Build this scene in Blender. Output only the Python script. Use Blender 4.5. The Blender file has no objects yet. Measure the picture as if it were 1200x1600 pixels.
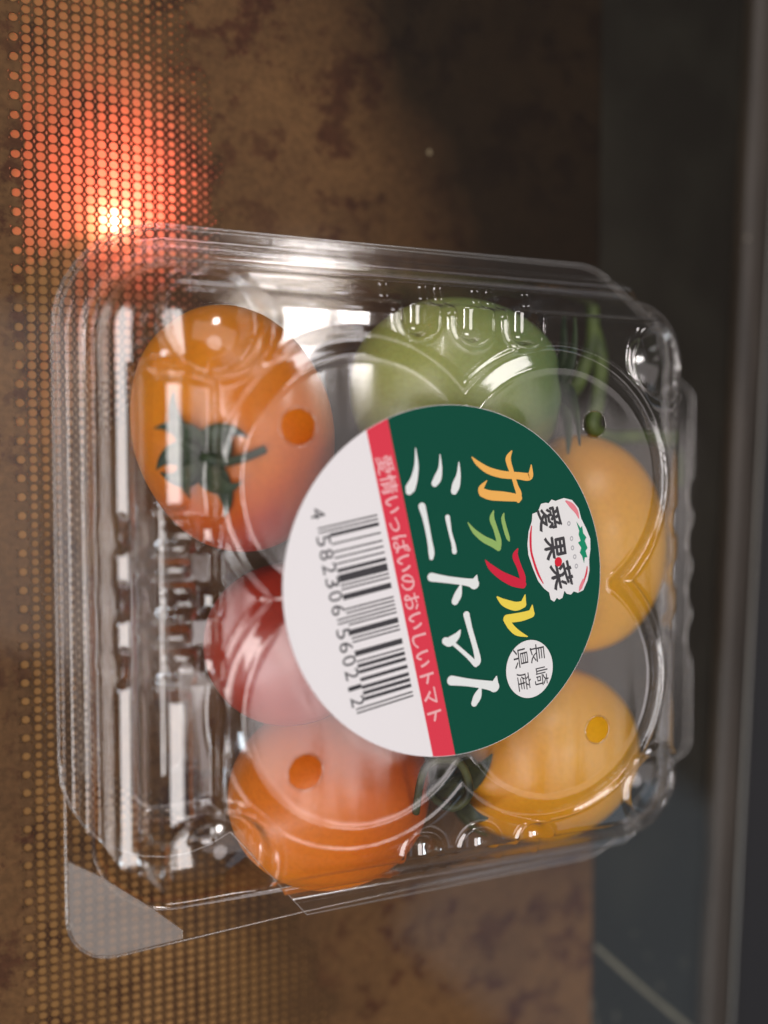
import bpy, math, random
import numpy as np
from mathutils import Vector, Matrix, noise

S = 0.001                      # everything below is written in millimetres
random.seed(4); rng = np.random.default_rng(4)
scene = bpy.context.scene
COL = scene.collection

# ------------------------------------------------------------------ camera
F_PX, HL, ZL = 1500.0, 134.0, 38.0
ZC = HL + ZL
_a, _b = math.radians(22.5), math.radians(-2.5)
_n = np.array([math.sin(_a), math.sin(_b), 0.0]); _n[2] = math.sqrt(1-_n[0]**2-_n[1]**2)
_ex = np.array([1.0, 0, 0]) - _n*_n[0]; _ex /= np.linalg.norm(_ex); _ey = np.cross(_n, _ex)
ROT = np.stack([_ex, _ey, _n])
CX, CY = -68.0, 19.2
cam = bpy.data.cameras.new("camera"); camo = bpy.data.objects.new("camera", cam); COL.objects.link(camo)
M = Matrix([[ROT[i][j] for j in range(3)] + [0] for i in range(3)] + [[0, 0, 0, 1]])
M.translation = Vector((CX*S, CY*S, ZC*S)); camo.matrix_world = M
cam.sensor_fit = 'VERTICAL'; cam.sensor_height = 24; cam.lens = F_PX/1600*24
cam.clip_start = 0.005; cam.clip_end = 20
cam.dof.use_dof = True; cam.dof.focus_distance = 0.1565; cam.dof.aperture_fstop = 3.1
scene.camera = camo

def at(u, v, z):
    """point of the place at height z (mm) seen at pixel (u, v) of the 1200x1600 photograph"""
    d = ROT @ np.array([(u-600)/F_PX, -(v-800)/F_PX, -1.0]); t = (ZC-z)/-d[2]
    return CX + d[0]*t, CY + d[1]*t

# ------------------------------------------------------------------ world, lights, exposure
w = bpy.data.worlds.new("World"); scene.world = w; w.use_nodes = True
bgn = w.node_tree.nodes['Background']; bgn.inputs[0].default_value = (0.80, 0.74, 0.72, 1); bgn.inputs[1].default_value = 0.09

def area(name, loc, target, sx, sy, power, col):
    l = bpy.data.lights.new(name, 'AREA'); l.shape = 'RECTANGLE'; l.size = sx; l.size_y = sy
    l.energy = power; l.color = col
    o = bpy.data.objects.new(name, l); COL.objects.link(o); o.location = loc
    o.rotation_euler = (Vector(target)-Vector(loc)).to_track_quat('-Z', 'Y').to_euler()
    return o
def soft(o): o.data.shape = 'ELLIPSE'
area('room_lamp', (-0.58, -0.06, 0.98), (0, 0, 0), 1.05, 0.46, 9.0, (1.0, 0.93, 0.90))
area('ceiling_lamp', (0.30, -0.06, 0.95), (0, 0, 0), 0.40, 0.9, 0.80, (1.0, 0.90, 0.88))
area('window_light', (0.10, 1.0, 0.75), (0, 0, 0), 0.5, 0.30, 3.6, (1.0, 0.93, 0.92))
soft(area('pendant_lamp', (0.25, 0.19, 0.90), (0, 0, 0), 0.11, 0.15, 0.85, (1.0, 0.93, 0.90)))
soft(area('far_lamp', (0.235, -0.215, 0.90), (0, 0, 0), 0.26, 0.28, 0.38, (1.0, 0.92, 0.92)))
area('cool_glass_fill', (0.62, -0.52, 0.78), (0.05, -0.05, 0), 0.36, 0.40, 0.20, (0.62, 0.80, 1.0))  # added bluish light out of view; its reflection cools the lower-right glass
area('side_light', (-0.75, -0.45, 0.35), (0, 0, 0), 0.12, 0.5, 2.8, (0.85, 0.93, 1.0))
scene.view_settings.view_transform = 'Standard'; scene.view_settings.look = 'None'
scene.view_settings.exposure = 0.0; scene.view_settings.gamma = 1.0
cy = scene.cycles
cy.use_denoising = True; cy.max_bounces = 10; cy.transparent_max_bounces = 32
cy.sample_clamp_indirect = 4.0; cy.caustics_reflective = False; cy.caustics_refractive = False

# ------------------------------------------------------------------ node helpers
def newmat(name):
    m = bpy.data.materials.new(name); m.use_nodes = True
    nt = m.node_tree; nt.nodes.clear()
    out = nt.nodes.new('ShaderNodeOutputMaterial')
    return m, nt, out
def N(nt, t, **kw):
    n = nt.nodes.new(t)
    for k, v in kw.items():
        if k in n.inputs.keys() or isinstance(k, int): n.inputs[k].default_value = v
        else: setattr(n, k, v)
    return n
def principled(name, col, rough=0.5, **kw):
    m, nt, out = newmat(name)
    p = nt.nodes.new('ShaderNodeBsdfPrincipled'); p.inputs['Base Color'].default_value = (*col, 1)
    p.inputs['Roughness'].default_value = rough
    for k, v in kw.items(): p.inputs[k].default_value = v
    nt.links.new(p.outputs[0], out.inputs[0])
    return m, nt, p
def mth(nt, op, a, b=None, c=None):
    n = nt.nodes.new('ShaderNodeMath'); n.operation = op
    for i, x in enumerate((a, b, c)):
        if x is None: continue
        if isinstance(x, (int, float)): n.inputs[i].default_value = x
        else: nt.links.new(x, n.inputs[i])
    return n.outputs[0]
def nz(nt, scale, detail=3, vec=None, rough=0.5, sc3=None, coord='Object'):
    t = nt.nodes.new('ShaderNodeTexNoise'); t.inputs['Scale'].default_value = scale
    t.inputs['Detail'].default_value = detail; t.inputs['Roughness'].default_value = rough
    tc = nt.nodes.new('ShaderNodeTexCoord'); v = tc.outputs[coord]
    if sc3:
        mp = nt.nodes.new('ShaderNodeMapping'); mp.inputs['Scale'].default_value = sc3
        nt.links.new(v, mp.inputs[0]); v = mp.outputs[0]
    nt.links.new(v, t.inputs['Vector'])
    return t.outputs['Fac']
def ramp(nt, fac, stops):
    r = nt.nodes.new('ShaderNodeValToRGB'); e = r.color_ramp.elements
    while len(e) < len(stops): e.new(0.5)
    for i, (p, c) in enumerate(stops):
        e[i].position = p; e[i].color = (*c, 1) if len(c) == 3 else c
    nt.links.new(fac, r.inputs[0])
    return r.outputs[0]

def clear_film(name, tint=(0.965, 0.96, 0.955), rough=0.04, gain=1.0, bump=None, haze=0.0):
    """thin clear plastic or glass sheet: both faces reflect by Fresnel, the rest goes straight through"""
    m, nt, out = newmat(name)
    g = nt.nodes.new('ShaderNodeNewGeometry'); nrm = g.outputs['Normal']
    if bump:
        b = nt.nodes.new('ShaderNodeBump'); b.inputs['Strength'].default_value = bump[0]; b.inputs['Distance'].default_value = bump[1]
        nt.links.new(nz(nt, 1.0, 3, sc3=bump[2]), b.inputs['Height']); nrm = b.outputs[0]
    dt = nt.nodes.new('ShaderNodeVectorMath'); dt.operation = 'DOT_PRODUCT'
    nt.links.new(nrm, dt.inputs[0]); nt.links.new(g.outputs['Incoming'], dt.inputs[1])
    c = mth(nt, 'ABSOLUTE', dt.outputs['Value'])
    k = mth(nt, 'POWER', mth(nt, 'SUBTRACT', 1.0, c), 5.0)
    f = mth(nt, 'MULTIPLY_ADD', k, 0.955, 0.045)
    r = mth(nt, 'DIVIDE', mth(nt, 'MULTIPLY', f, 2.0*gain), mth(nt, 'ADD', f, 1.0))
    r = mth(nt, 'MINIMUM', r, 1.0)
    tr = nt.nodes.new('ShaderNodeBsdfTransparent'); tr.inputs[0].default_value = (*tint, 1)
    gl = nt.nodes.new('ShaderNodeBsdfGlossy'); gl.inputs['Roughness'].default_value = rough
    gl.inputs[0].default_value = (1, 1, 1, 1); nt.links.new(nrm, gl.inputs['Normal'])
    mx = nt.nodes.new('ShaderNodeMixShader'); nt.links.new(r, mx.inputs[0])
    base = tr.outputs[0]
    if haze:
        df = nt.nodes.new('ShaderNodeBsdfDiffuse'); df.inputs[0].default_value = (0.8, 0.79, 0.78, 1)
        m2 = nt.nodes.new('ShaderNodeMixShader'); m2.inputs[0].default_value = haze
        nt.links.new(tr.outputs[0], m2.inputs[1]); nt.links.new(df.outputs[0], m2.inputs[2]); base = m2.outputs[0]
    nt.links.new(base, mx.inputs[1]); nt.links.new(gl.outputs[0], mx.inputs[2])
    nt.links.new(mx.outputs[0], out.inputs[0])
    return m

# ------------------------------------------------------------------ object helpers
def link(name, me, mat, parent=None, smooth=False, loc=None):
    if smooth:
        me.polygons.foreach_set('use_smooth', [True]*len(me.polygons))
    if mat: me.materials.append(mat)
    o = bpy.data.objects.new(name, me); COL.objects.link(o)
    if parent: o.parent = parent
    if loc: o.location = loc
    return o
def mesh_mm(name, verts, faces, mat, parent=None, smooth=False, origin=(0, 0, 0)):
    me = bpy.data.meshes.new(name)
    v = (np.asarray(verts, float) - np.asarray(origin, float))*S
    me.from_pydata(v.tolist(), [], faces); me.update()
    o = link(name, me, mat, parent, smooth)
    if parent: o.location = tuple(np.asarray(origin, float)*S - np.asarray(parent.location))
    else: o.location = tuple(np.asarray(origin, float)*S)
    return o
def thing(name, label, cat, loc=(0, 0, 0), group=None):
    o = bpy.data.objects.new(name, None); COL.objects.link(o); o.empty_display_size = 0.02
    o.location = tuple(c*S for c in loc); o['label'] = label; o['category'] = cat
    if group: o['group'] = group
    return o
def tube(path, rad, seg=8, closed=False):
    P = np.asarray(path, float); n = len(P); rad = np.broadcast_to(rad, (n,)); V = []; Fc = []
    for i in range(n):
        t = (P[(i+1) % n]-P[i-1]) if closed else (P[min(i+1, n-1)]-P[max(i-1, 0)])
        t = t/(np.linalg.norm(t)+1e-9)
        a = np.cross(t, [0, 0, 1.0]);
        if np.linalg.norm(a) < 1e-3: a = np.array([1.0, 0, 0])
        a /= np.linalg.norm(a); b = np.cross(t, a)
        for k in range(seg):
            q = 2*math.pi*k/seg; V.append(P[i]+rad[i]*(a*math.cos(q)+b*math.sin(q)))
    m = n if closed else n-1
    for i in range(m):
        for k in range(seg):
            j = (i+1) % n; Fc.append((i*seg+k, i*seg+(k+1) % seg, j*seg+(k+1) % seg, j*seg+k))
    if not closed:
        Fc.append(tuple(range(seg))[::-1]); Fc.append(tuple((n-1)*seg+k for k in range(seg)))
    return V, Fc
def join(parts):
    V = []; Fc = []
    for v, f in parts:
        o = len(V); V += [tuple(x) for x in v]; Fc += [tuple(i+o for i in q) for q in f]
    return V, Fc
def smooth_line(pts, n=40):
    P = np.asarray(pts, float); k = len(P); t = np.linspace(0, k-1, n); out = []
    for s in t:
        i = min(int(s), k-2); u = s-i
        p0, p1, p2, p3 = P[max(i-1, 0)], P[i], P[i+1], P[min(i+2, k-1)]
        out.append(0.5*((2*p1)+(-p0+p2)*u+(2*p0-5*p1+4*p2-p3)*u*u+(-p0+3*p1-3*p2+p3)*u**3))
    return np.array(out)

# ------------------------------------------------------------------ the oven door the pack lies on
ZP, ZB = -2.6, -2.9            # perforated screen and the panel behind it, under the glass
door = thing('oven_door', 'brown stained oven door window with perforated screen, lying under the tomato pack', 'oven door', (0, 0, ZB-20))

def grime_falloff(name, c0, c1, c2, rough, gloss_noise=True):
    m, nt, p = principled(name, c0, rough, **{'Specular IOR Level': 0.2})
    a = nz(nt, 22, 5, rough=0.62); b = nz(nt, 125, 6, rough=0.72); c = nz(nt, 900, 2)
    base = ramp(nt, a, [(0.36, c1), (0.62, c0)])
    spot = ramp(nt, b, [(0.41, (1, 1, 1)), (0.50, (0, 0, 0))])
    gate = ramp(nt, nz(nt, 26, 2, rough=0.4), [(0.32, (0, 0, 0)), (0.48, (1, 1, 1))])
    mul = nt.nodes.new('ShaderNodeMix'); mul.data_type = 'RGBA'
    nt.links.new(mth(nt, 'MULTIPLY', mth(nt, 'MULTIPLY', spot, gate), 0.74), mul.inputs[0])
    nt.links.new(base, mul.inputs[6]); mul.inputs[7].default_value = (*c2, 1)
    g = nt.nodes.new('ShaderNodeMix'); g.data_type = 'RGBA'; g.blend_type = 'MULTIPLY'; g.inputs[0].default_value = 0.5
    nt.links.new(mul.outputs[2], g.inputs[6]); nt.links.new(ramp(nt, c, [(0.3, (0.55, 0.55, 0.55)), (0.7, (1.3, 1.3, 1.3))]), g.inputs[7])
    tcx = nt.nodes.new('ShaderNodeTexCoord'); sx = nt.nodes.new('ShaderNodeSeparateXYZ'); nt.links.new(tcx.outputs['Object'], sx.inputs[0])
    falloff = mth(nt, 'ADD', mth(nt, 'ADD', mth(nt, 'MULTIPLY', sx.outputs[0], 10.0), mth(nt, 'MULTIPLY', sx.outputs[1], 4.0)), mth(nt, 'MULTIPLY', nz(nt, 14, 4), 0.9))  # light falloff painted into the colour: darker to the right and far end
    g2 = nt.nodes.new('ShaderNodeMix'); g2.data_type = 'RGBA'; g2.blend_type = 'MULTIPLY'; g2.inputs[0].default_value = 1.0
    nt.links.new(g.outputs[2], g2.inputs[6]); nt.links.new(ramp(nt, falloff, [(0.60, (1.05, 1.05, 1.05)), (0.84, (0.48, 0.46, 0.46)), (1.08, (0.10, 0.10, 0.11))]), g2.inputs[7])
    nt.links.new(g2.outputs[2], p.inputs['Base Color'])
    bm = nt.nodes.new('ShaderNodeBump'); bm.inputs['Strength'].default_value = 0.25; bm.inputs['Distance'].default_value = 0.0006
    nt.links.new(b, bm.inputs['Height']); nt.links.new(bm.outputs[0], p.inputs['Normal'])
    return m
screen_mat = grime_falloff('brown_enamel', (0.160, 0.090, 0.043), (0.108, 0.060, 0.031), (0.040, 0.007, 0.007), 0.5)
Y0, Y1 = -150.0, 165.0
PX, PY = 2.0, 1.6
def edge_of_holes(y):
    base = np.interp(y, [-150, -85, -62, -46, -34, 22, 38, 60, 95, 165], [-2, -8, -15, -30, -50, -50, -34, -27, -31, -33])
    return base + 3.5*noise.noise(Vector((0.3, y*0.09, 2.0)))
V = []; Fc = []
xs0, xs1 = -61.5, -4.5
ncol = int(round((xs1-xs0)/PX))
j = 0
nr = int((Y1-Y0)/PY)
ang = [math.pi/8*k for k in range(16)]
def cell(cx, cyy, r):
    o = len(V)
    for q in ang:
        c, s = math.cos(q), math.sin(q); k = min(PX/2/max(abs(c), 1e-6), PY/2/max(abs(s), 1e-6))
        V.append((cx+c*k, cyy+s*k, ZP))
    for q in ang: V.append((cx+math.cos(q)*r, cyy+math.sin(q)*r*0.98, ZP))
    for q in ang: V.append((cx+math.cos(q)*r, cyy+math.sin(q)*r*0.98, ZP-0.2))
    for k in range(16):
        k2 = (k+1) % 16
        Fc.append((o+k, o+k2, o+16+k2, o+16+k)); Fc.append((o+16+k, o+16+k2, o+32+k2, o+32+k))
def quad(x0, y0, x1, y1, z=ZP):
    o = len(V); V.extend([(x0, y0, z), (x1, y0, z), (x1, y1, z), (x0, y1, z)]); Fc.append((o, o+1, o+2, o+3))
for j in range(nr):
    y = Y0+PY*(j+0.5); off = (j % 2)*PX/2
    lone = (j % 2 == 0)
    x = xs0+off
    # left margin with the single outer column of holes on every other row
    if lone:
        cell(x-PX/2, y, 0.74); quad(-160, y-PY/2, x-PX-0.0, y+PY/2); start = x
    else:
        quad(-160, y-PY/2, x-PX/2, y+PY/2); start = x-PX/2
    e = edge_of_holes(y); k = 0
    while True:
        cx = start+PX*(k+0.5)
        lim = e+4.0*noise.noise(Vector((cx*0.18, y*0.18, 7.0)))
        if cx > e+8: break
        r = 0.755*min(1.0, max(0.0, (lim-cx)/14.0))**0.5 if cx < lim else 0
        if r > 0.16: cell(cx, y, r)
        else: quad(cx-PX/2, y-PY/2, cx+PX/2, y+PY/2)
        k += 1
    quad(start+PX*k, y-PY/2, 54.2, y+PY/2)
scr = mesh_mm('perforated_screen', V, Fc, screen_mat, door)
scr.data.materials.append(grime_falloff('dark_screen_metal', (0.125, 0.070, 0.035), (0.085, 0.048, 0.025), (0.030, 0.010, 0.009), 0.55))
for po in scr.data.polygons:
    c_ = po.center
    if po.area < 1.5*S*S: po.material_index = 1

m, nt, out = newmat('tan_diffuser')
d1 = nt.nodes.new('ShaderNodeBsdfDiffuse'); t1 = nt.nodes.new('ShaderNodeBsdfTranslucent'); mx = nt.nodes.new('ShaderNodeMixShader')
cc = ramp(nt, nz(nt, 30, 4), [(0.35, (0.36, 0.215, 0.095)), (0.65, (0.52, 0.32, 0.155))])
nt.links.new(cc, d1.inputs[0]); t1.inputs[0].default_value = (0.9, 0.75, 0.62, 1); mx.inputs[0].default_value = 0.3
nt.links.new(d1.outputs[0], mx.inputs[1]); nt.links.new(t1.outputs[0], mx.inputs[2]); nt.links.new(mx.outputs[0], out.inputs[0])
mesh_mm('backing_panel', [(-160, Y0, ZB), (53, Y0, ZB), (53, Y1, ZB), (-160, Y1, ZB)], [(0, 1, 2, 3)], m, door)
dark, _, _ = principled('cavity_black', (0.01, 0.009, 0.008), 0.7)
mesh_mm('light_shield', [(-165, Y0-4, ZB-19), (140, Y0-4, ZB-19), (140, Y1+4, ZB-19), (-165, Y1+4, ZB-19),
                        (-165, Y0-4, ZB-0.6), (140, Y0-4, ZB-0.6), (140, Y1+4, ZB-0.6), (-165, Y1+4, ZB-0.6)],
        [(0, 1, 2, 3), (0, 4, 5, 1), (1, 5, 6, 2), (2, 6, 7, 3), (3, 7, 4, 0)], dark, door)  # unseen dark box, added to keep world light from under the backing

# red lamp glowing behind the screen
lamp = thing('indicator_lamp', 'glowing red lamp shining through the holes of the perforated screen', 'lamp', (*at(156, 352, ZB), ZB-12))
lx, ly = at(156, 352, ZB)
em, nt, out = newmat('lamp_glow'); e = nt.nodes.new('ShaderNodeEmission'); e.inputs[0].default_value = (1.0, 0.25, 0.10, 1); e.inputs[1].default_value = 60
nt.links.new(e.outputs[0], out.inputs[0])
def sphere(c, r, nu=16, nv=10, sq=(1, 1, 1)):
    Vv = [(c[0], c[1], c[2]+r*sq[2])]; Ff = []
    for i in range(1, nv):
        th = math.pi*i/nv
        for k in range(nu):
            ph = 2*math.pi*k/nu; Vv.append((c[0]+r*sq[0]*math.sin(th)*math.cos(ph), c[1]+r*sq[1]*math.sin(th)*math.sin(ph), c[2]+r*sq[2]*math.cos(th)))
    Vv.append((c[0], c[1], c[2]-r*sq[2]))
    for k in range(nu): Ff.append((0, 1+k, 1+(k+1) % nu)); Ff.append((len(Vv)-1, len(Vv)-1-nu+(k+1) % nu, len(Vv)-1-nu+k))
    for i in range(nv-2):
        for k in range(nu):
            a = 1+i*nu+k; b = 1+i*nu+(k+1) % nu; Ff.append((a, a+nu, b+nu, b))
    return Vv, Ff
v, f_ = sphere((lx, ly, ZB-3.0), 1.1); mesh_mm('bulb', v, f_, em, lamp, True)
v, f_ = tube([(lx, ly, ZB-12), (lx, ly, ZB-4.2)], 1.6, 12); mesh_mm('socket', v, f_, dark, lamp, True)
def pl(name, x, y, z, pw, r, col):
    l = bpy.data.lights.new(name, 'POINT'); l.energy = pw; l.shadow_soft_size = r*S; l.color = col
    o = bpy.data.objects.new(name, l); COL.objects.link(o); o.location = (x*S, y*S, z*S)
gx, gy = at(205, 300, ZB)
pl('lamp_core', lx+2.5, ly+1.0, ZB-1.3, 0.009, 0.5, (1.0, 0.42, 0.30))
pl('lamp_spread', gx, gy, ZB-8.0, 0.060, 1.5, (1.0, 0.11, 0.085))

# dark glass border, frame trim, edge strip to the right
bord, nt, p = principled('dark_border_glass', (0.017, 0.019, 0.018), 0.38)
sc_ = nz(nt, 1, 4, sc3=(60, 50, 60)); 
nt.links.new(ramp(nt, sc_, [(0.45, (0.005, 0.005, 0.005)), (0.72, (0.012, 0.013, 0.012))]), p.inputs['Base Color'])
def boxv(pts, z0, z1, bev=0.0):
    """prism over the polygon pts with a small bevelled top edge"""
    P = np.array(pts, float); c = P.mean(0); n = len(P)
    if bev: 
        Pi = []
        for i in range(n):
            a, b_, d = P[i-1], P[i], P[(i+1) % n]
            e1 = (a-b_)/np.linalg.norm(a-b_); e2 = (d-b_)/np.linalg.norm(d-b_); Pi.append(b_+(e1+e2)*bev)
        Pi = np.array(Pi)
    else: Pi = P
    Vv = [(*q, z0) for q in P]+[(*q, z1-bev) for q in P]+[(*q, z1) for q in Pi]
    Ff = [tuple(range(n))[::-1], tuple(2*n+i for i in range(n))]
    for i in range(n):
        k = (i+1) % n; Ff.append((i, k, n+k, n+i)); Ff.append((n+i, n+k, 2*n+k, 2*n+i))
    return Vv, Ff
def line_x(y, x_top, x_bot): return x_bot+(x_top-x_bot)*(y-Y0)/(Y1-Y0)
xt, xb = 94.5, 82.0            # left edge of the trim at the far and near end (it runs at a slight slant)
mesh_mm('window_border', *boxv([(54.2, Y0), (xb+1.5, Y0), (xt+1.5, Y1), (54.2, Y1)], ZP-0.4, ZP+0.15), bord, door)
trim, nt, p = principled('worn_trim_metal', (0.10, 0.088, 0.072), 0.55, Metallic=0.0)
nt.links.new(ramp(nt, nz(nt, 1, 5, sc3=(300, 25, 60)), [(0.3, (0.022, 0.017, 0.013)), (0.7, (0.055, 0.044, 0.035))]), p.inputs['Base Color'])
prof = [(0, -3), (0, 0.2), (0.8, 1.0), (2.6, 1.35), (5.6, 1.2), (7.0, 0.5), (7.2, -3)]
V = []; Fc = []
ny = 90
for i in range(ny+1):
    y = Y0+(Y1-Y0)*i/ny; x0 = line_x(y, xt, xb)+0.12*noise.noise(Vector((y*0.08, 0, 0)))
    for (dx, z) in prof: V.append((x0+dx, y, z+0.10*noise.noise(Vector((y*0.2, dx, 3)))))
k = len(prof)
for i in range(ny):
    for q in range(k-1): Fc.append((i*k+q, i*k+q+1, (i+1)*k+q+1, (i+1)*k+q))
mesh_mm('frame_trim', V, Fc, trim, door, True)
chrome, _, _ = principled('chrome_edge', (0.14, 0.135, 0.125), 0.42, Metallic=1.0)
v, f_ = tube([(line_x(y, xt+8.0, xb+8.0), y, 0.3+0.1*noise.noise(Vector((y*.1, 5, 5)))) for y in np.linspace(Y0, Y1, 60)], 0.7, 10)
mesh_mm('edge_strip', v, f_, chrome, door, True)
gask, _, _ = principled('black_gasket', (0.012, 0.012, 0.014), 0.55)
mesh_mm('gasket', *boxv([(xb+8.7, Y0), (140, Y0), (140, Y1), (xt+8.7, Y1)], -3.2, -0.6, 0.3), gask, door)
# small bright scratches, crumbs and the long pale streak on the border glass
scr_m, _, _ = principled('pale_mark', (0.16, 0.17, 0.15), 0.5)
def flat_strip(pts, wds, z):
    P = np.array(pts, float); n = len(P); Vv = []; Ff = []
    for i in range(n):
        t = P[min(i+1, n-1)]-P[max(i-1, 0)]; t /= np.linalg.norm(t)+1e-9; nn = np.array([-t[1], t[0]])
        Vv.append((*(P[i]+nn*wds[i]/2), z)); Vv.append((*(P[i]-nn*wds[i]/2), z))
    for i in range(n-1): Ff.append((2*i, 2*i+1, 2*i+3, 2*i+2))
    return Vv, Ff
sc_parts = []
def pxs(pts, z): return [at(u, v, z) for u, v in pts]
sc_parts.append(flat_strip(smooth_line(pxs([(930, 1478), (985, 1528), (1040, 1575), (1100, 1625)], ZP+0.16), 14), [1.0+0.5*noise.noise(Vector((i*1.3, 0, 0))) for i in range(14)], ZP+0.16))
for (u, v, L) in [(925, 1560, 24), (931, 1590, 20), (962, 1580, 16), (1031, 1535, 12), (1030, 1562, 10), (1068, 1500, 9), (990, 1455, 7), (1012, 1490, 6)]:
    sc_parts.append(flat_strip(pxs([(u, v), (u+1, v+L/2), (u, v+L)], ZP+0.17), [0.15, 0.5, 0.1], ZP+0.17))
v, f_ = join(sc_parts); mesh_mm('scratch_streak', v, f_, scr_m, door)
crumb, _, _ = principled('pale_crumb', (0.30, 0.27, 0.20), 0.6)
cp = []
for (u, v, z, r) in [(1132, 1412, 0.8, 0.35), (1122, 1482, 0.6, 0.4), (1168, 372, 0.9, 0.35), (1138, 1198, 0.9, 0.25), (671, 238, ZP+0.1, 0.45)]:
    x, y = at(u, v, z); cp.append(sphere((x, y, z), r, 10, 6, (1, 1.3, 0.5)))
v, f_ = join(cp); o = mesh_mm('crumb', v, f_, crumb, door, True); o['kind'] = 'stuff'
# the door's glass sheet, its top face is what the pack stands on (z = 0)
glass = clear_film('door_glass', (0.97, 0.94, 0.89), 0.06, 0.35, bump=(0.04, 0.0004, (60, 60, 60)))
mesh_mm('glass_pane', *boxv([(-160, Y0), (xb, Y0), (xt, Y1), (-160, Y1)], -0.35, -0.02), glass, door)

# ------------------------------------------------------------------ tomatoes
def tomato_mat(name, c_main, c_side, axis, c_tip, spot=0.5):
    m, nt, p = principled(name, c_main, 0.38)
    p.inputs['Subsurface Weight'].default_value = 0.35; p.inputs['Subsurface Radius'].default_value = (1.0, 0.35, 0.12)
    p.inputs['Subsurface Scale'].default_value = 0.004
    p.inputs['Coat Weight'].default_value = 0.12; p.inputs['Coat Roughness'].default_value = 0.25
    tc = nt.nodes.new('ShaderNodeTexCoord'); dt = nt.nodes.new('ShaderNodeVectorMath'); dt.operation = 'DOT_PRODUCT'
    nt.links.new(tc.outputs['Object'], dt.inputs[0]); dt.inputs[1].default_value = tuple(a_/0.036 for a_ in axis)
    g = mth(nt, 'ADD', mth(nt, 'ADD', dt.outputs['Value'], 0.5), mth(nt, 'MULTIPLY', mth(nt, 'SUBTRACT', nz(nt, 70, 4), 0.5), 0.55))
    c = ramp(nt, g, [(0.15, c_side), (0.55, c_main), (0.95, c_tip)])
    mm = nt.nodes.new('ShaderNodeMix'); mm.data_type = 'RGBA'; mm.blend_type = 'MULTIPLY'; mm.inputs[0].default_value = spot
    nt.links.new(c, mm.inputs[6]); nt.links.new(ramp(nt, nz(nt, 1400, 2), [(0.3, (0.86, 0.84, 0.8)), (0.6, (1.05, 1.05, 1.05))]), mm.inputs[7])
    nt.links.new(mm.outputs[2], p.inputs['Base Color'])
    b = nt.nodes.new('ShaderNodeBump'); b.inputs['Strength'].default_value = 0.2; b.inputs['Distance'].default_value = 0.0008
    nt.links.new(nz(nt, 180, 3), b.inputs['Height']); nt.links.new(b.outputs[0], p.inputs['Normal'])
    return m
sepal_mat, nt, p = principled('sepal_green', (0.035, 0.070, 0.022), 0.55)
nt.links.new(ramp(nt, nz(nt, 260, 4), [(0.3, (0.008, 0.016, 0.009)), (0.7, (0.045, 0.070, 0.026))]), p.inputs['Base Color'])
olive_mat, nt, p = principled('sepal_olive', (0.06, 0.065, 0.02), 0.55)
nt.links.new(ramp(nt, nz(nt, 260, 4), [(0.3, (0.012, 0.014, 0.007)), (0.7, (0.085, 0.09, 0.026))]), p.inputs['Base Color'])
stem_mat, nt, p = principled('stem_green', (0.13, 0.21, 0.035), 0.5)
nt.links.new(ramp(nt, nz(nt, 200, 4), [(0.3, (0.035, 0.055, 0.014)), (0.7, (0.105, 0.15, 0.032))]), p.inputs['Base Color'])

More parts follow.
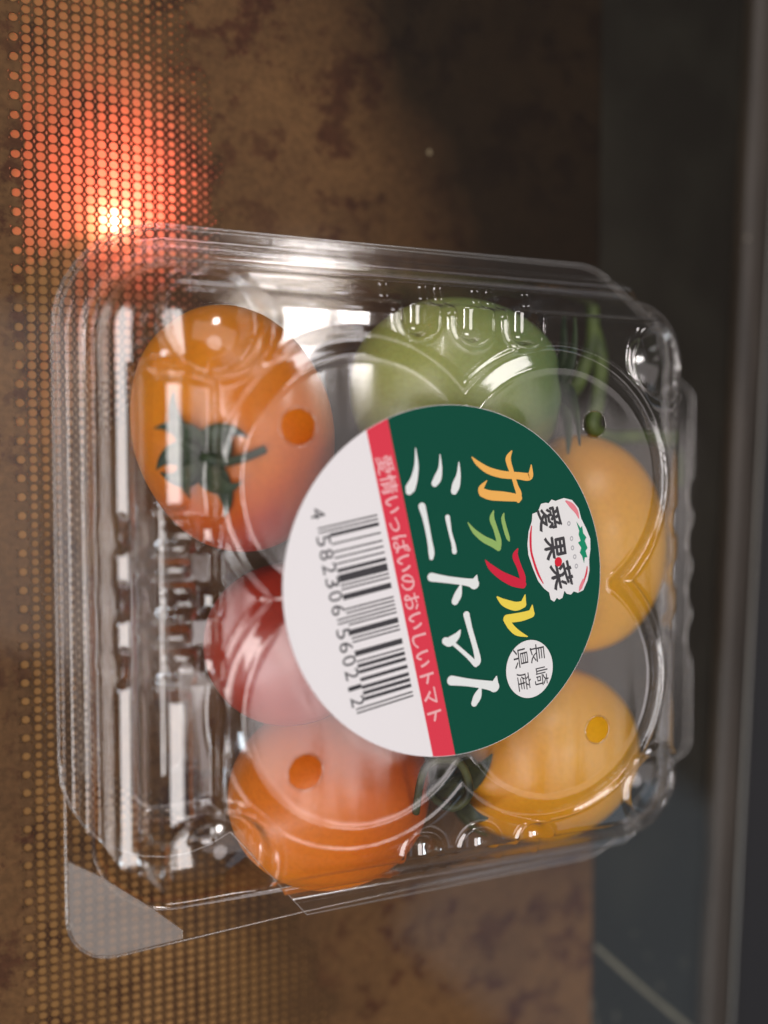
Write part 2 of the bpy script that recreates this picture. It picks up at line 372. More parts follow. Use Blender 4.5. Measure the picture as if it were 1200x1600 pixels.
class Tomato:
    def __init__(s, label, centre, semi, yaw, stem, mat, nm='tomato', roll=0.0):
        s.c = np.array(centre, float)
        Rz = np.array(Matrix.Rotation(math.radians(yaw), 3, 'Z') @ Matrix.Rotation(math.radians(roll), 3, 'Y'))
        s.A = Rz @ np.diag(semi) @ Rz.T
        s.st = np.array(stem, float)/np.linalg.norm(stem)
        e = np.cross(s.st, [0.3, 0.9, 0.2]); s.e1 = e/np.linalg.norm(e); s.e2 = np.cross(s.st, s.e1)
        s.seed = random.random()*50
        s.root = thing('tomato', label, 'tomato', (s.c[0], s.c[1], s.c[2]-semi[2]), 'mini tomatoes in the pack')
        nu, nv = 64, 40; V = []; Fc = []
        V.append(s.surf(0, 0))
        for i in range(1, nv):
            for k in range(nu): V.append(s.surf(math.pi*i/nv, 2*math.pi*k/nu))
        V.append(s.surf(math.pi, 0))
        for k in range(nu): Fc.append((0, 1+k, 1+(k+1) % nu)); Fc.append((len(V)-1, len(V)-1-nu+(k+1) % nu, len(V)-1-nu+k))
        for i in range(nv-2):
            for k in range(nu):
                a = 1+i*nu+k; b = 1+i*nu+(k+1) % nu; Fc.append((a, a+nu, b+nu, b))
        s.body = mesh_mm('flesh', V, Fc, mat, s.root, True, origin=s.c)
    def dirv(s, th, ph):
        return s.st*math.cos(th)+(s.e1*math.cos(ph)+s.e2*math.sin(ph))*math.sin(th)
    def surf(s, th, ph, off=0.0):
        d = s.dirv(th, ph); p = s.A @ d
        k = 1-0.10*math.exp(-(th/0.30)**2)-0.035*math.exp(-((math.pi-th)/0.3)**2)+0.012*math.cos(5*ph+s.seed)*math.exp(-(th/0.9)**2)
        k += 0.014*noise.noise(Vector(d*1.7)+Vector((s.seed, 0, 0)))
        nrm = np.linalg.solve(s.A.T, d); nrm /= np.linalg.norm(nrm)
        return s.c+p*k+nrm*off
    def calyx(s, specs, mat, stem=None, mat2=None, stem_r=1.1):
        """specs: (azimuth in degrees, reach in radians over the skin, width mm, lift mm, curl) for every sepal"""
        for (az, reach, wd, lift, curl) in specs:
            n = 12; V = []; Fc = []; thick = 0.35
            for i in range(n+1):
                u = i/n; th = 0.03+reach*u; ph = math.radians(az)+curl*u*u
                wloc = wd*(0.55+0.9*u if u < 0.35 else (1-((u-0.35)/0.65)**1.5)*0.865+0.02)
                cen = s.surf(th, ph, 0.45+lift*u**2.2); c2 = s.surf(th+0.02, ph+0.04*curl*u, 0.45+lift*(min(u+0.02, 1))**2.2)
                t = c2-cen; t /= np.linalg.norm(t)+1e-9
                nr_ = s.dirv(th, ph); side = np.cross(nr_, t); side /= np.linalg.norm(side)+1e-9; up = np.cross(t, side)
                fold = 0.22*wloc
                V += [cen-side*wloc/2+up*fold, cen-up*0.05, cen+side*wloc/2+up*fold,
                      cen-side*wloc/2+up*(fold-thick), cen-up*(0.05+thick), cen+side*wloc/2+up*(fold-thick)]
            for i in range(n):
                a = i*6; b = a+6
                Fc += [(a, a+1, b+1, b), (a+1, a+2, b+2, b+1), (a+3, b+3, b+4, a+4), (a+4, b+4, b+5, a+5), (a, b, b+3, a+3), (a+2, a+5, b+5, b+2)]
            Fc += [(0, 3, 4, 1), (1, 4, 5, 2), (n*6, n*6+1, n*6+4, n*6+3), (n*6+1, n*6+2, n*6+5, n*6+4)]
            mesh_mm('sepal', V, Fc, mat, s.root, True, origin=s.surf(0.03, 0))
        hub = s.surf(0, 0, 0.6)
        if stem is None: path = [hub-s.st*0.8, hub+s.st*0.8, hub+s.st*1.8+s.e1*0.5]
        else: path = [hub-s.st*0.8]+[np.array(q, float) for q in stem]
        P = smooth_line(path, 28); r = np.linspace(1.25, 1.0, 28)*stem_r; r[:3] *= 1.25
        V, Fc = tube(P, r, 10); mesh_mm('stem', V, Fc, mat2 or mat, s.root, True, origin=hub)

or_a = tomato_mat('tomato_orange_skin', (0.70, 0.175, 0.004), (0.74, 0.245, 0.005), (0.45, -0.85, 0), (0.52, 0.045, 0.014))
or_e = tomato_mat('tomato_deep_orange_skin', (0.70, 0.165, 0.005), (0.60, 0.085, 0.006), (-0.7, -0.6, 0), (0.74, 0.21, 0.006))
gr_b = tomato_mat('tomato_green_skin', (0.24, 0.31, 0.095), (0.33, 0.36, 0.10), (1, 0, 0), (0.12, 0.21, 0.09))
ye_c = tomato_mat('tomato_yellow_skin', (0.72, 0.355, 0.008), (0.74, 0.36, 0.008), (0, 1, 0), (0.66, 0.29, 0.010))
ye_d = tomato_mat('tomato_golden_skin', (0.74, 0.36, 0.006), (0.68, 0.27, 0.006), (0.7, 0.5, 0), (0.78, 0.39, 0.005))
re_f = tomato_mat('tomato_red_skin', (0.40, 0.030, 0.012), (0.33, 0.022, 0.012), (-0.6, 0, 0), (0.46, 0.045, 0.012))

def p3(u, v, z): return (*at(u, v, z), z)
TA = Tomato('big orange tomato with dark green calyx, in the corner nearest the red light', (-30.5, 25.2, 17.8), (20.3, 16.2, 15.8), 105, (-0.50, -0.26, 0.80), or_a)
TA.calyx([(40, 0.26, 5.0, 2.6, 0.9), (8, 0.40, 4.6, 1.6, 0.5), (70, 0.46, 4.2, 0.3, -0.5), (128, 0.34, 4.8, 2.6, 0.9), (160, 0.46, 3.6, 0.6, -0.6), (205, 0.32, 5.2, 2.2, 0.6), (262, 0.44, 4.2, 0.5, -0.7), (310, 0.36, 4.6, 2.8, 0.7), (340, 0.50, 3.2, 0.4, -0.4)], sepal_mat,
         stem=[p3(322, 715, 33.4), p3(350, 722, 34.6), p3(385, 714, 34.8), p3(414, 702, 34.6)], stem_r=0.62)
TB = Tomato('unripe green tomato beside the long green stem', (10.3, 32.8, 17.4), (20.3, 16.4, 15.6), 0, (0.93, 0.05, 0.30), gr_b)
hubB = TB.surf(0, 0, 0.6)
TB.calyx([(20, 0.6, 5.4, 5.5, 0.5), (95, 0.62, 5.0, 4.0, -0.5), (140, 0.5, 5.0, 6.5, 0.4), (180, 0.6, 4.8, 3.0, 0.3), (250, 0.62, 4.6, 5.0, 0.5), (310, 0.56, 5.0, 6.0, -0.5)], sepal_mat,
         stem=[p3(893, 612, 18), p3(912, 575, 17), p3(926, 530, 16), p3(925, 480, 15)], mat2=stem_mat, stem_r=1.25)
V, Fc = tube(smooth_line([p3(926, 515, 15.5), p3(938, 560, 16.5), p3(934, 625, 18), p3(926, 668, 19), p3(958, 684, 17), p3(1005, 682, 15), p3(1040, 690, 12), p3(1058, 715, 10), p3(1056, 760, 8)], 30), np.linspace(1.5, 1.2, 30), 10)
mesh_mm('side_stem', V, Fc, stem_mat, TB.root, True, origin=hubB)
TC = Tomato('plain yellow tomato at the scalloped edge, beside the round paper label', (36.5, 4.6, 17.6), (20.6, 16.0, 15.8), 92, (-0.2, 0.35, -0.9), ye_c)
TD = Tomato('golden yellow tomato with an olive calyx, in the corner under a vent hole', (27.8, -34.6, 17.6), (19.6, 16.2, 15.8), 4, (-0.985, -0.12, 0.10), ye_d)
TD.calyx([(0, 0.66, 6.4, 4.5, 0.5), (50, 0.56, 6.0, 3.5, -0.5), (100, 0.66, 5.2, 1.0, 0.5), (150, 0.56, 6.2, 5.0, 0.5), (205, 0.66, 6.0, 3.0, 0.4), (250, 0.56, 5.6, 5.0, -0.5), (310, 0.66, 5.4, 3.2, -0.6)], olive_mat,
         stem=[p3(672, 1235, 27), p3(705, 1262, 32), p3(733, 1240, 34.5), p3(722, 1196, 35), p3(692, 1186, 35), p3(666, 1198, 34.5), p3(655, 1232, 33), p3(650, 1270, 31)], stem_r=0.62)
TE = Tomato('deep orange tomato with no stem showing, bottom edge of the pack beside the red one', (-14.2, -37.0, 17.5), (17.6, 15.9, 15.8), 0, (0.3, 0.2, -0.9), or_e)
TF = Tomato('red tomato, the only red one in the pack, by the three embossed ribs', (-21.2, -10.6, 17.2), (14.3, 13.6, 14.8), 0, (0.6, 0.1, -0.8), re_f)

# ------------------------------------------------------------------ clear plastic pack
pack = thing('tomato_pack', 'clear plastic clamshell pack with a round green and white paper label', 'food pack', (0, 0, 0))
lid_mat = clear_film('clear_lid_plastic', (0.975, 0.972, 0.968), 0.10, 1.25, bump=(0.10, 0.00022, (420, 60, 200)))
base_mat = clear_film('clear_base_plastic', (0.92, 0.905, 0.89), 0.08, 0.9, bump=(0.25, 0.0002, (90, 90, 90)))
rim_mat = clear_film('plastic_edge', (0.90, 0.89, 0.88), 0.15, 1.3, haze=0.10)

def rounded(pts, radii, seg=10):
    P = np.array(pts, float); n = len(P); out = []
    for i in range(n):
        a, b, c = P[i-1], P[i], P[(i+1) % n]; r = radii[i]
        if r <= 0: out.append(b); continue
        u = (a-b)/np.linalg.norm(a-b); v = (c-b)/np.linalg.norm(c-b)
        h = math.acos(max(-1, min(1, u@v)))/2; t = min(r/math.tan(h), 0.49*np.linalg.norm(a-b), 0.49*np.linalg.norm(c-b)); rr = t*math.tan(h)
        ctr = b+(u+v)/np.linalg.norm(u+v)*rr/math.sin(h)
        p0 = b+u*t; p1 = b+v*t; a0 = math.atan2(*(p0-ctr)[::-1]); a1 = math.atan2(*(p1-ctr)[::-1])
        while a1-a0 > math.pi: a1 -= 2*math.pi
        while a1-a0 < -math.pi: a1 += 2*math.pi
        for k in range(seg+1):
            q = a0+(a1-a0)*k/seg; out.append(ctr+rr*np.array([math.cos(q), math.sin(q)]))
    return np.array(out)
def scallop(xe):           # right edge: wavy finger grip between straight shoulders
    out = []
    for y in np.linspace(16, -18, 60):
        out.append((xe-0.75+0.75*math.cos((y+0.2)*2*math.pi/9.4), y))
    return out
lid_out = rounded([(-58.7, -55.3), (-58.7, 56.0), (36, 56.0), (51.5, 44.5), (53, 37.6), (59.0, 33.5)]+[(59.0, 17)], [17, 17, 12, 3, 2, 3, 0])
lid_out = np.vstack([lid_out, scallop(59.0), rounded([(59.2, -19), (59.4, -36.2), (53.5, -39.5), (50.5, -46.5), (37, -54.6), (-20, -55.3)], [0, 3, 2, 4, 12, 0])[0:]])
base_out = rounded([(-57.9, -57.0), (-58.0, 55.6), (36, 55.6), (50.5, 44.5), (52.6, 37.6), (58.4, 33.2), (58.4, -35.6), (46.5, -45.5), (45.2, -53.0), (-20, -55.0)],
                   [7, 17, 12, 3, 2, 3, 3, 1.5, 2.0, 0])

def poly_sdf(X, Y, poly):
    """signed distance, positive inside"""
    P = np.asarray(poly); d = np.full(X.shape, 1e9); ins = np.zeros(X.shape, bool)
    for i in range(len(P)):
        ax, ay = P[i-1]; bx, by = P[i]; ex_, ey_ = bx-ax, by-ay; L = ex_*ex_+ey_*ey_
        if L < 1e-12: continue
        t = np.clip(((X-ax)*ex_+(Y-ay)*ey_)/L, 0, 1)
        d = np.minimum(d, (X-ax-t*ex_)**2+(Y-ay-t*ey_)**2)
        c = ((ay > Y) != (by > Y))
        if abs(ey_) > 1e-12: ins ^= c & (X < ax+ex_*(Y-ay)/ey_)
    d = np.sqrt(d); return np.where(ins, d, -d)
def rr_sdf(X, Y, x0, x1, y0, y1, r):
    cx, cy_ = (x0+x1)/2, (y0+y1)/2
    qx = np.abs(X-cx)-(x1-x0)/2+r; qy = np.abs(Y-cy_)-(y1-y0)/2+r
    return -(np.hypot(np.maximum(qx, 0), np.maximum(qy, 0))+np.minimum(np.maximum(qx, qy), 0)-r)
def sst(x, a, b):
    t = np.clip((x-a)/(b-a), 0, 1); return t*t*(3-2*t)
def shell(name, outline, zfun, step, mat, parent, holes=()):
    x0, y0 = outline.min(0)-step*2; x1, y1 = outline.max(0)+step*2
    xs = np.arange(x0, x1, step); ys = np.arange(y0, y1, step)
    X, Y = np.meshgrid(xs, ys); X = X.copy(); Y = Y.copy()
    d = poly_sdf(X, Y, outline)
    gy_, gx_ = np.gradient(d, step)
    nrm = np.hypot(gx_, gy_)+1e-9
    near = np.abs(d) < step*0.75
    keep = d > -step*0.75
    X[near] -= (d*gx_/nrm)[near]; Y[near] -= (d*gy_/nrm)[near]
    for (hx, hy, r) in holes:
        dd = np.hypot(X-hx, Y-hy); q = np.abs(dd-r) < step*0.72
        X[q] = hx+(X-hx)[q]/dd[q]*r; Y[q] = hy+(Y-hy)[q]/dd[q]*r
        keep &= ~(dd < r-step*0.72)
    Z = zfun(X, Y)
    idx = np.arange(X.size).reshape(X.shape)
    ok = keep[:-1, :-1] & keep[1:, :-1] & keep[:-1, 1:] & keep[1:, 1:]
    q = np.stack([idx[:-1, :-1][ok], idx[:-1, 1:][ok], idx[1:, 1:][ok], idx[1:, :-1][ok]], 1)
    for (hx, hy, r) in holes:      # quads lying wholly on the snapped hole ring
        cxm = X.ravel()[q].mean(1); cym = Y.ravel()[q].mean(1)
        q = q[np.hypot(cxm-hx, cym-hy) > r-step*0.1]
    used, inv = np.unique(q, return_inverse=True); q = inv.reshape(q.shape)
    co = np.stack([X.ravel()[used], Y.ravel()[used], Z.ravel()[used]], 1)*S
    me = bpy.data.meshes.new(name); me.vertices.add(len(co)); me.vertices.foreach_set('co', co.ravel())
    me.loops.add(q.size); me.loops.foreach_set('vertex_index', q.ravel().astype(np.int32))
    me.polygons.add(len(q)); me.polygons.foreach_set('loop_start', np.arange(0, q.size, 4, dtype=np.int32))
    me.polygons.foreach_set('loop_total', np.full(len(q), 4, np.int32)); me.update(calc_edges=True); me.validate()
    return link(name, me, mat, parent, True)

# lid: height over the sheet
dprof = np.array([-20, 0, 2.5, 3.2, 4.5, 5.1, 6.0, 7.4, 10.6, 11.8, 13.0, 80]); zprof = np.array([22.5, 22.5, 22.5, 25.0, 25.2, 23.7, 23.7, 30.45, 31.35, 35.4, 36.2, 36.2])
dd_ = np.linspace(-20, 80, 4001); zz_ = np.interp(dd_, dprof, zprof)
kk = np.exp(-0.5*(np.arange(-40, 41)*0.025/0.28)**2); kk /= kk.sum(); zz_ = np.convolve(np.pad(zz_, 40, 'edge'), kk, 'valid')
LOBES = [(-15.4, 16.9), (18.4, 16.5), (-15.4, -17.2), (18.3, -17.0)]; RL = 22.4
VENTS = [(-26.0, 25.0, 2.75), (-25.1, -26.0, 2.7), (26.4, -25.1, 2.3), (25.2, 26.2, 2.2)]
def lid_z(X, Y):
    d = rr_sdf(X, Y, -58.7, 56.6, -55.3, 56.0, 17.5)
    z = np.interp(d, dd_, zz_)
    # long half-round ridge down the left side, pinched by three ribs
    L = sst(Y, -36, -34.5)*(1-sst(Y, 31, 32.5))
    z -= 3.6*sst(X, -49.2, -47.8)*(1-sst(X, -37.9, -36.9))*sst(d, 9, 11)*sst(Y, -37.5, -36)*(1-sst(Y, 33, 34.5))
    def facets(xx): return np.interp(xx, [-48, -47.4, -45.3, -44.8, -42.5, -41.6, -40.9], [0, 1.3, 2.05, 2.9, 3.75, 3.2, 0])
    rb = np.zeros_like(X); cut = np.zeros_like(X); cyl = np.zeros_like(X)
    for yr in (9.4, -0.3, -9.9):
        rb = np.maximum(rb, 1-sst(np.abs(Y-yr), 1.7, 2.6))
        cyl = np.maximum(cyl, np.cos(np.clip((Y-yr)/2.8, -1, 1)*math.pi/2)**0.55)
        for e in (-3.0, 3.0): cut = np.maximum(cut, 1-sst(np.abs(Y-yr-e), 0.2, 1.5))
    z += (facets(X)*(1-rb)*(1-cut)+facets(X-0.9)*1.3*cyl)*L
    z += np.interp(X, [-39.9, -39.2, -37.6, -36.7], [0, 1.7, 2.3, 0])*cyl
    for yr in (9.4, -0.3, -9.9):
        z += 2.0*np.exp(-(((X+51.3)/1.5)**2+((Y-yr)/2.2)**2)**1.5)
        z += 1.1*(1-sst(np.abs(Y-yr), 1.0, 2.4))*sst(X, -51.5, -50.5)*(1-sst(X, -48.8, -47.8))
    # three flutes at the top and bottom sides, rounded at their inner end; three on the right
    for (fx, fy, sg) in [(-5.8, 42.0, 1), (3.6, 41.6, 1), (13.0, 41.6, 1), (-5.0, -42.0, -1), (5.0, -42.6, -1), (15.5, -43.0, -1)]:
        yy = (Y-fy)*sg; r = np.hypot(X-fx, np.minimum(yy, 0)); g_ = sst(d, 5.5, 7.5)*np.where(yy < 14, 1, 0)
        wf = (1-sst(r, 1.7, 3.0))*g_; z = z*(1-wf)+np.minimum(z, 32.4+0.22*r*r)*wf
        z += 0.55*np.exp(-((r-3.4)/0.5)**2)*g_
    for fy in (9.4, 0.0, -9.4):
        h = np.clip(1-((Y-fy)/2.9)**2, 0, 1); z -= 2.2*h**1.5*sst(d, 6, 8)*sst(X, 43, 44.5)
    # round snap sockets in the corners
    for (cx, cy_, r) in [(-37.6, 40.2, 8.1), (-37.4, -39.2, 8.1), (41.0, 37.5, 6.6), (41.0, -37.5, 6.6)]:
        rr = np.hypot(X-cx, Y-cy_)
        tgt = 33.6-0.035*rr*rr
        wgt = (1-sst(rr, r-1.2, r)); z = z*(1-wgt)+np.minimum(z, tgt)*wgt
        z += 0.9*np.exp(-((rr-r-0.4)/0.7)**2)*sst(d, 3, 6)
    # raised four-lobed panel that carries the label
    dl = np.full(X.shape, -1e9)
    for (cx, cy_) in LOBES: dl = np.maximum(dl, RL-np.hypot(X-cx, Y-cy_))
    dl = np.maximum(dl, 30.6-np.hypot(X-1.3, Y))
    k = 0.5*sst(dl, -0.5, 3.9)+0.5*np.clip(dl/3.4, 0, 1); panel = 38.0+0*X
    z = z*(1-k)+panel*k
    z += (0.16*np.exp(-((dl-3.6)/0.5)**2)+(0.5+0.75*sst(X, 5, 28))*np.exp(-((dl+0.1)/0.55)**2))*sst(np.hypot(X+0.9, Y-1.2), 28, 30)
    # gentle unevenness of thin formed plastic
    soft = 0.05*np.sin(X*0.42+1.0+0.5*np.sin(Y*0.13))+0.05*np.sin(Y*0.17+X*0.09)+0.03*np.sin(X*0.9+Y*0.05)
    lab = 1-sst(np.hypot(X+0.9, Y-1.2), 27, 30)
    z += soft*sst(d, 7, 12)*(1-lab)
    return z
lid = shell('lid', lid_out, lid_z, 0.30, lid_mat, pack, VENTS)
v, f_ = tube([(x, y, 22.5) for x, y in lid_out[::1]], 0.16, 6, True); mesh_mm('lid_edge', v, f_, rim_mat, pack, True)
vr = []
for (hx, hy, r) in VENTS:
    vr.append(tube([(hx+(r+0.05)*math.cos(q), hy+(r+0.05)*math.sin(q), 38.02) for q in np.linspace(0, 2*math.pi, 33)[:-1]], 0.15, 6, True))
for q in vr: mesh_mm('vent_rim', q[0], q[1], base_mat, pack, True)

dprof2 = np.array([-20, 5.2, 5.8, 6.4, 9.2, 11.5, 13.5, 80]); zprof2 = np.array([21.9, 21.9, 21.0, 19.5, 4.0, 1.4, 0.6, 0.6])
zz2 = np.interp(dd_, dprof2, zprof2); zz2 = np.convolve(np.pad(zz2, 40, 'edge'), kk, 'valid')
def base_z(X, Y):
    d = rr_sdf(X, Y, -58.7, 57.6, -55.3, 56.0, 17.5)
    along = np.where(np.abs(X)*0.97 > np.abs(Y), Y, X)
    wv = 0.28*np.cos(along*2*math.pi/9.4)*sst(d, 5.5, 7)*(1-sst(d, 12, 14))
    z = np.interp(d+wv, dd_, zz2)
    z += 0.5*np.exp(-((d-20)/1.2)**2)*1.0
    return z
shell('base_tray', base_out, base_z, 0.5, base_mat, pack)
v, f_ = tube([(x, y, 21.9) for x, y in base_out], 0.16, 6, True); mesh_mm('base_edge', v, f_, rim_mat, pack, True)
# frosted finger tab in the near left corner of the base flange
tab_m = clear_film('frosted_tab', (0.88, 0.84, 0.79), 0.35, 1.5, bump=(0.5, 0.0004, (120, 120, 120)), haze=0.09)
tabp = rounded([(-57.6, -56.7), (-57.6, -40.5), (-53, -43.5), (-46, -49.2), (-40.5, -54.3), (-40.5, -55.6)], [6.7, 0, 3, 3, 0, 0])
v, f_ = boxv(list(map(tuple, tabp)), 21.98, 22.22); mesh_mm('finger_tab', v, f_, tab_m, pack)

# ------------------------------------------------------------------ the round paper label and its print
ZS = 38.16
def LP(u, v): return at(u, v, ZS)
cxs, cys, rs = -0.95, 1.25, 27.55
ci = [(cxs+rs*math.cos(q), cys+rs*math.sin(q)) for q in np.linspace(0, 2*math.pi, 129)[:-1]]
paper, nt, p = principled('label_paper', (0.76, 0.74, 0.755), 0.6)
label = mesh_mm('round_label', *boxv(ci, ZS-0.12, ZS, 0.03), paper, pack)
label['label'] = 'round paper sticker with barcode, red band and green field'
def ink(name, c, r=0.75): return principled(name, c, r, **{'Specular IOR Level': 0.12})[0]
def halfplane(poly, p0, p1, sign):
    """clip poly to one side of the line p0-p1"""
    p0 = np.array(p0); p1 = np.array(p1); nn = np.array([-(p1-p0)[1], (p1-p0)[0]])*sign; out = []
    n = len(poly)
    for i in range(n):
        a = np.array(poly[i-1]); b = np.array(poly[i]); da = (a-p0)@nn; db = (b-p0)@nn
        if (da >= 0) != (db >= 0): out.append(tuple(a+(b-a)*da/(da-db)))
        if db >= 0: out.append(tuple(b))
    return out
ci2 = [(cxs+(rs-0.06)*math.cos(q), cys+(rs-0.06)*math.sin(q)) for q in np.linspace(0, 2*math.pi, 129)[:-1]]
Lr0, Lr1 = LP(605.5, 655), LP(711, 1178)      # band / green line
Ll0, Ll1 = LP(571.5, 668), LP(677, 1184)      # white / band line
def sheet(name, poly, z, mat): return mesh_mm(name, [(x, y, z) for x, y in poly], [tuple(range(len(poly)))], mat, label)
def orient(p0, p1, test):
    s_ = 1; q = halfplane([test, test, test], p0, p1, 1)
    return 1 if len(q) else -1
sg = orient(Lr0, Lr1, LP(800, 900))
sheet('green_field', halfplane(ci2, Lr0, Lr1, sg), ZS+0.012, ink('ink_green', (0.003, 0.068, 0.042)))
bandp = halfplane(halfplane(ci2, Lr0, Lr1, -sg), Ll0, Ll1, sg)
sheet('red_band', bandp, ZS+0.010, ink('ink_red', (0.66, 0.045, 0.075)))

zc = [ZS+0.03]
def strokes(name, specs, org, scl, mat):
    parts = []; cut = []
    for st in specs:                # a brush stroke with a sharp turn is laid down as two strokes
        cur = [st[0]]
        for a_, b_, c_ in zip(st, st[1:], st[2:]):
            cur.append(b_); t1_ = math.atan2(b_[1]-a_[1], b_[0]-a_[0]); t2_ = math.atan2(c_[1]-b_[1], c_[0]-b_[0])
            if abs((t2_-t1_+math.pi) % (2*math.pi)-math.pi) > 1.0: cut.append(cur); cur = [b_]
        cur.append(st[-1]); cut.append(cur)
    for st in cut:
        pts = [(org[0]+x/scl, org[1]+y/scl) for x, y, _ in st]; wd = [q/scl for _, _, q in st]
        arr = smooth_line([(*LP(*p_), w_*0.105) for p_, w_ in zip(pts, wd)], 26)
        n = len(arr); P = arr[:, :2]; W = np.maximum(arr[:, 2], 0.03); top = []; bot = []
        zc[0] += 0.0025
        V2, F2 = flat_strip(P, W, zc[0]); parts.append((V2, F2))
        for e_ in (0, n-1):                     # round brush ends
            zc[0] += 0.0015; r_ = W[e_]/2
            if r_ > 0.08: parts.append(([(P[e_][0]+r_*math.cos(q), P[e_][1]+r_*math.sin(q), zc[0]) for q in np.linspace(0, 2*math.pi, 17)[:-1]], [tuple(range(16))]))
    v_, f2 = join(parts); return mesh_mm(name, v_, f2, mat, label)
O7, S7, O5, S5 = (730, 680), 5.4545, (430, 620), 2.3077
strokes('brush_letter', [[(38, 185, 8), (90, 240, 40), (180, 300, 58), (300, 335, 62), (430, 345, 60), (515, 355, 66), (540, 335, 50), (545, 250, 8)],
                    [(378, 135, 12), (350, 190, 48), (355, 240, 48), (385, 330, 40), (415, 430, 40), (440, 500, 52), (435, 560, 34)],
                    [(440, 535, 60), (320, 522, 78), (200, 512, 80), (130, 490, 70), (120, 450, 50), (168, 385, 6)]], O7, S7, ink('ink_orange', (0.80, 0.42, 0.10)))
strokes('brush_letter', [[(3, 742, 6), (60, 820, 38), (140, 885, 54), (220, 925, 60), (265, 960, 50)], [(265, 965, 44), (268, 900, 48), (240, 800, 42), (210, 710, 46), (225, 640, 8)],
                    [(312, 662, 8), (303, 710, 32), (320, 790, 36), (345, 870, 34), (358, 905, 8)]], O7, S7, ink('ink_leaf_green', (0.27, 0.43, 0.13)))
strokes('brush_letter', [[(152, 1062, 6), (200, 1125, 48), (290, 1195, 70), (390, 1245, 84), (470, 1270, 70)], [(475, 1285, 40), (470, 1210, 56), (440, 1120, 46), (408, 1030, 54), (428, 968, 10)]],
        O7, S7, ink('ink_crimson', (0.58, 0.02, 0.05)))
strokes('brush_letter', [[(800, 722, 6), (825, 742, 26), (865, 755, 32), (893, 748, 26), (900, 714, 4)], [(926, 752, 5), (922, 782, 28), (885, 793, 32), (835, 800, 30)],
                    [(832, 802, 24), (848, 828, 24), (872, 850, 22), (908, 864, 4)]], O5, S5, ink('ink_yellow', (0.78, 0.62, 0.08)))
inkw = ink('ink_white', (0.72, 0.76, 0.75))
for sp in ([[(505, 184, 3), (508, 245, 15), (500, 295, 26), (486, 330, 36), (482, 340, 26)], [(593, 207, 3), (594, 255, 14), (585, 292, 28), (574, 312, 24)], [(661, 234, 3), (660, 280, 16), (651, 318, 30), (644, 340, 24)]],
           [[(528, 395, 26), (540, 440, 20), (555, 515, 18), (562, 560, 22), (562, 580, 16)], [(620, 434, 18), (630, 490, 13), (641, 530, 15), (645, 558, 18)]],
           [[(562, 650, 30), (620, 659, 24), (690, 668, 26), (716, 674, 38), (725, 644, 5)], [(667, 682, 10), (658, 712, 28), (647, 737, 26)]],
           [[(688, 785, 24), (700, 835, 20), (720, 905, 20), (729, 950, 24), (722, 966, 16)], [(720, 962, 20), (690, 932, 15), (640, 888, 14)], [(665, 842, 6), (653, 862, 24), (628, 882, 34), (612, 880, 26)]],
           [[(634, 1022, 34), (700, 1030, 27), (765, 1039, 32), (788, 1044, 40), (796, 1008, 5)], [(738, 1050, 10), (728, 1078, 30), (716, 1104, 24)]]):
    strokes('brush_letter', sp, O5, S5, inkw)

def glyph_mesh(text):
    cu = bpy.data.curves.new('txt', 'FONT'); cu.body = text; cu.size = 1.0; cu.resolution_u = 3
    ob = bpy.data.objects.new('txt', cu); COL.objects.link(ob)
    dg = bpy.context.evaluated_depsgraph_get(); me = bpy.data.meshes.new_from_object(ob.evaluated_get(dg))
    vs = np.array([v_.co[:2] for v_ in me.vertices]).reshape(-1, 2); fs = [tuple(p_.vertices) for p_ in me.polygons]
    bpy.data.objects.remove(ob); bpy.data.curves.remove(cu); bpy.data.meshes.remove(me)
    return vs, fs
def fit_text(text, A, B, H, z):
    """A, B: world start and end of the base line; H: letter height, letters stand to the left of A->B"""
    vs, fs = glyph_mesh(text)
    if not len(vs): return [], []
    mn = vs.min(0); ext = vs.max(0)-mn; uv = (vs-mn)/ext
    A = np.array(A, float); B = np.array(B, float); t = B-A; nn = np.array([-t[1], t[0]])/np.linalg.norm(t)
    P = A+uv[:, :1]*t+uv[:, 1:]*nn*H
    return [(x, y, z) for x, y in P], fs
def put(name, parts, mat):
    v_, f2 = join([q for q in parts if len(q[0])]); return mesh_mm(name, v_, f2, mat, label)
inkp = ink('ink_pale_pink', (0.80, 0.42, 0.44))
put('band_lettering', [fit_text('愛情いっぱいのおいしいトマト', LP(585.5, 715), LP(668.5, 1130), 2.75, ZS+0.03), fit_text('愛情いっぱいのおいしいトマト', LP(586.5, 716), LP(669.5, 1131), 2.7, ZS+0.035)], inkp)

# barcode, read from the digits
digits = '4582306560212'
Lc = ['0001101', '0011001', '0010011', '0111101', '0100011', '0110001', '0101111', '0111011', '0110111', '0001011']
par = {'4': 'LGLLGG'}[digits[0]]
inv = lambda s_: ''.join('1' if c == '0' else '0' for c in s_)
bits = '101'
for i in range(6):
    c = Lc[int(digits[1+i])]; bits += c if par[i] == 'L' else inv(c)[::-1]
bits += '01010'
for i in range(6): bits += inv(Lc[int(digits[7+i])])
bits += '101'
TL, BL = np.array(LP(589, 803)), np.array(LP(646, 1088)); TS, BS = np.array(LP(512, 821)), np.array(LP(573, 1110)); TG, BG = np.array(LP(496, 825)), np.array(LP(558, 1116))
bars = []
i = 0
while i < 95:
    if bits[i] == '1':
        j = i
        while j < 95 and bits[j] == '1': j += 1
        g = i < 3 or i >= 92 or 45 <= i < 50
        a, b = (i+0.08)/95, (j-0.08)/95; lo = (TG, BG) if g else (TS, BS)
        q = [TL+(BL-TL)*a, TL+(BL-TL)*b, lo[0]+(lo[1]-lo[0])*b, lo[0]+(lo[1]-lo[0])*a]
        bars.append(([(x, y, ZS+0.02) for x, y in q], [(0, 1, 2, 3)])); i = j
    else: i += 1
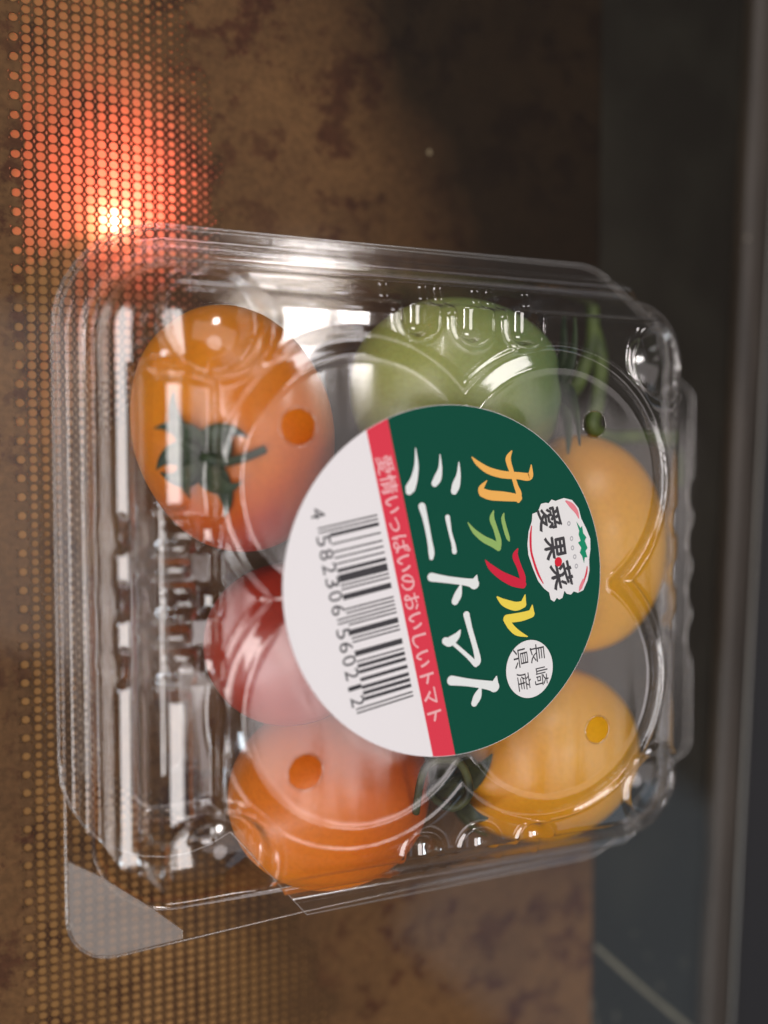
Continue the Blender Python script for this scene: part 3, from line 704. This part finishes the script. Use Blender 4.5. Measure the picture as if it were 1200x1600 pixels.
inkk = ink('ink_black', (0.055, 0.053, 0.058))
inkd = ink('ink_dark_grey', (0.035, 0.035, 0.04))
put('barcode', bars, inkk)
dgp = []
dirb = (BG-TG)/np.linalg.norm(BG-TG); perp = np.array([-dirb[1], dirb[0]])
if perp @ (TL-TG) < 0: perp = -perp
LB = np.linalg.norm(BG-TG); hD = 2.15
def dig(ch, s0, s1, off=0.0):
    A = TG+dirb*s0*LB-perp*(0.55-off)+perp*0; B = TG+dirb*s1*LB-perp*(0.55-off)
    w_ = 0.45 if ch == '1' else 1.0
    m_ = (A+B)/2; A, B = m_+(A-m_)*w_, m_+(B-m_)*w_
    dgp.append(fit_text(ch, A, B, hD, ZS+0.02))
for i in range(6):
    m0 = 3+7*i; dig(digits[1+i], (m0+1.2)/95, (m0+6.3)/95)
    m0 = 50+7*i; dig(digits[7+i], (m0+1.2)/95, (m0+6.3)/95)
dig('4', -9.5/95, -4.2/95)
put('barcode_digits', dgp, inkd)

# origin roundel: 長崎県産
cR = np.array(LP(827, 1045)); rR = 4.75
wht = ink('ink_badge_white', (0.74, 0.74, 0.74))
sheet('origin_badge', [(cR[0]+rR*0.92*math.cos(q), cR[1]+rR*math.sin(q)) for q in np.linspace(0, 2*math.pi, 49)[:-1]], ZS+0.13, wht)
gp = []
for ch, (u0, v0, u1, v1), hh in [('長', (826, 1009, 829, 1037), 2.7), ('崎', (833, 1045, 836, 1073), 2.6), ('県', (800, 1015, 804, 1046), 2.6), ('産', (806, 1053, 810, 1081), 2.5)]:
    gp.append(fit_text(ch, LP(u0, v0), LP(u1, v1), hh, ZS+0.145))
put('origin_lettering', gp, inkk)

# brand badge with three brushed characters, red arcs, a green leaf and a red dot
def c7(x, y): return LP(O7[0]+x/S7, O7[1]+y/S7)
badge = [(820, 535), (890, 552), (945, 620), (968, 710), (1008, 790), (1045, 880), (1046, 970), (1035, 1060), (1038, 1150), (1020, 1240), (985, 1320), (940, 1342), (905, 1330), (880, 1358), (845, 1350), (825, 1325), (808, 1385), (780, 1400), (760, 1385), (738, 1418), (708, 1400), (695, 1340),
         (650, 1305), (600, 1240), (555, 1130), (518, 1020), (510, 930), (520, 820), (548, 730), (552, 670), (590, 655), (610, 625), (625, 585), (665, 575), (690, 580), (715, 548), (750, 560), (775, 550)]
sheet('brand_badge', [c7(*q) for q in badge], ZS+0.13, wht)
zc[0] = ZS+0.15
strokes('badge_arc', [[(545, 770, 8), (536, 860, 20), (540, 980, 20), (565, 1080, 20), (600, 1180, 20), (645, 1265, 8)], [(1018, 1115, 8), (1010, 1180, 18), (975, 1290, 10)]], O7, S7, ink('ink_badge_red', (0.62, 0.03, 0.06)))
strokes('badge_arc', [[(838, 562, 16), (885, 600, 46), (925, 650, 36), (948, 710, 8)], [(985, 1230, 18), (965, 1290, 34), (950, 1325, 10)]], O7, S7, ink('ink_badge_pink', (0.74, 0.22, 0.26)))
leaf = [(925, 735), (962, 790), (975, 770), (985, 835), (1012, 870), (998, 900), (1022, 960), (1005, 985), (1020, 1040), (998, 1040), (992, 1092), (975, 1030), (955, 1000), (968, 960), (940, 915), (962, 900), (945, 845), (950, 815)]
sheet('badge_leaf', [c7(*q) for q in leaf], ZS+0.146, ink('ink_badge_green', (0.01, 0.25, 0.13)))
kj = []
def inkchar(ch, x0, y0, x1, y1, hgt, dz=0.16):
    kj.append(fit_text(ch, c7(x0, y0), c7(x1, y1), hgt, ZS+dz)); 
    kj.append(fit_text(ch, c7(x0+10, y0+5), c7(x1+10, y1+5), hgt, ZS+dz+0.004))
    kj.append(fit_text(ch, c7(x0+5, y0-6), c7(x1+5, y1-6), hgt, ZS+dz+0.008))
inkchar('愛', 585, 640, 615, 825, 4.2); inkchar('果', 640, 880, 665, 1070, 3.9); inkchar('菜', 690, 1115, 735, 1325, 3.9)
put('badge_lettering', kj, inkk)
d0 = np.array(c7(772, 1078)); sheet('badge_dot', [(d0[0]+0.7*math.cos(q), d0[1]+0.78*math.sin(q)) for q in np.linspace(0, 2*math.pi, 25)[:-1]], ZS+0.18, ink('ink_dot_red', (0.62, 0.02, 0.04)))
dots = []
for (x, y) in [(862, 752), (885, 880), (893, 960), (912, 1035), (926, 1115)]:
    q0 = c7(x, y); ring = []
    for k in range(12):
        a = 2*math.pi*k/12; ring += [(q0[0]+0.33*math.cos(a), q0[1]+0.42*math.sin(a), ZS+0.15), (q0[0]+0.16*math.cos(a), q0[1]+0.2*math.sin(a), ZS+0.15)]
    dots.append((ring, [(2*k, 2*((k+1) % 12), 2*((k+1) % 12)+1, 2*k+1) for k in range(12)]))
put('badge_small_print', dots, ink('ink_grey', (0.42, 0.42, 0.44)))
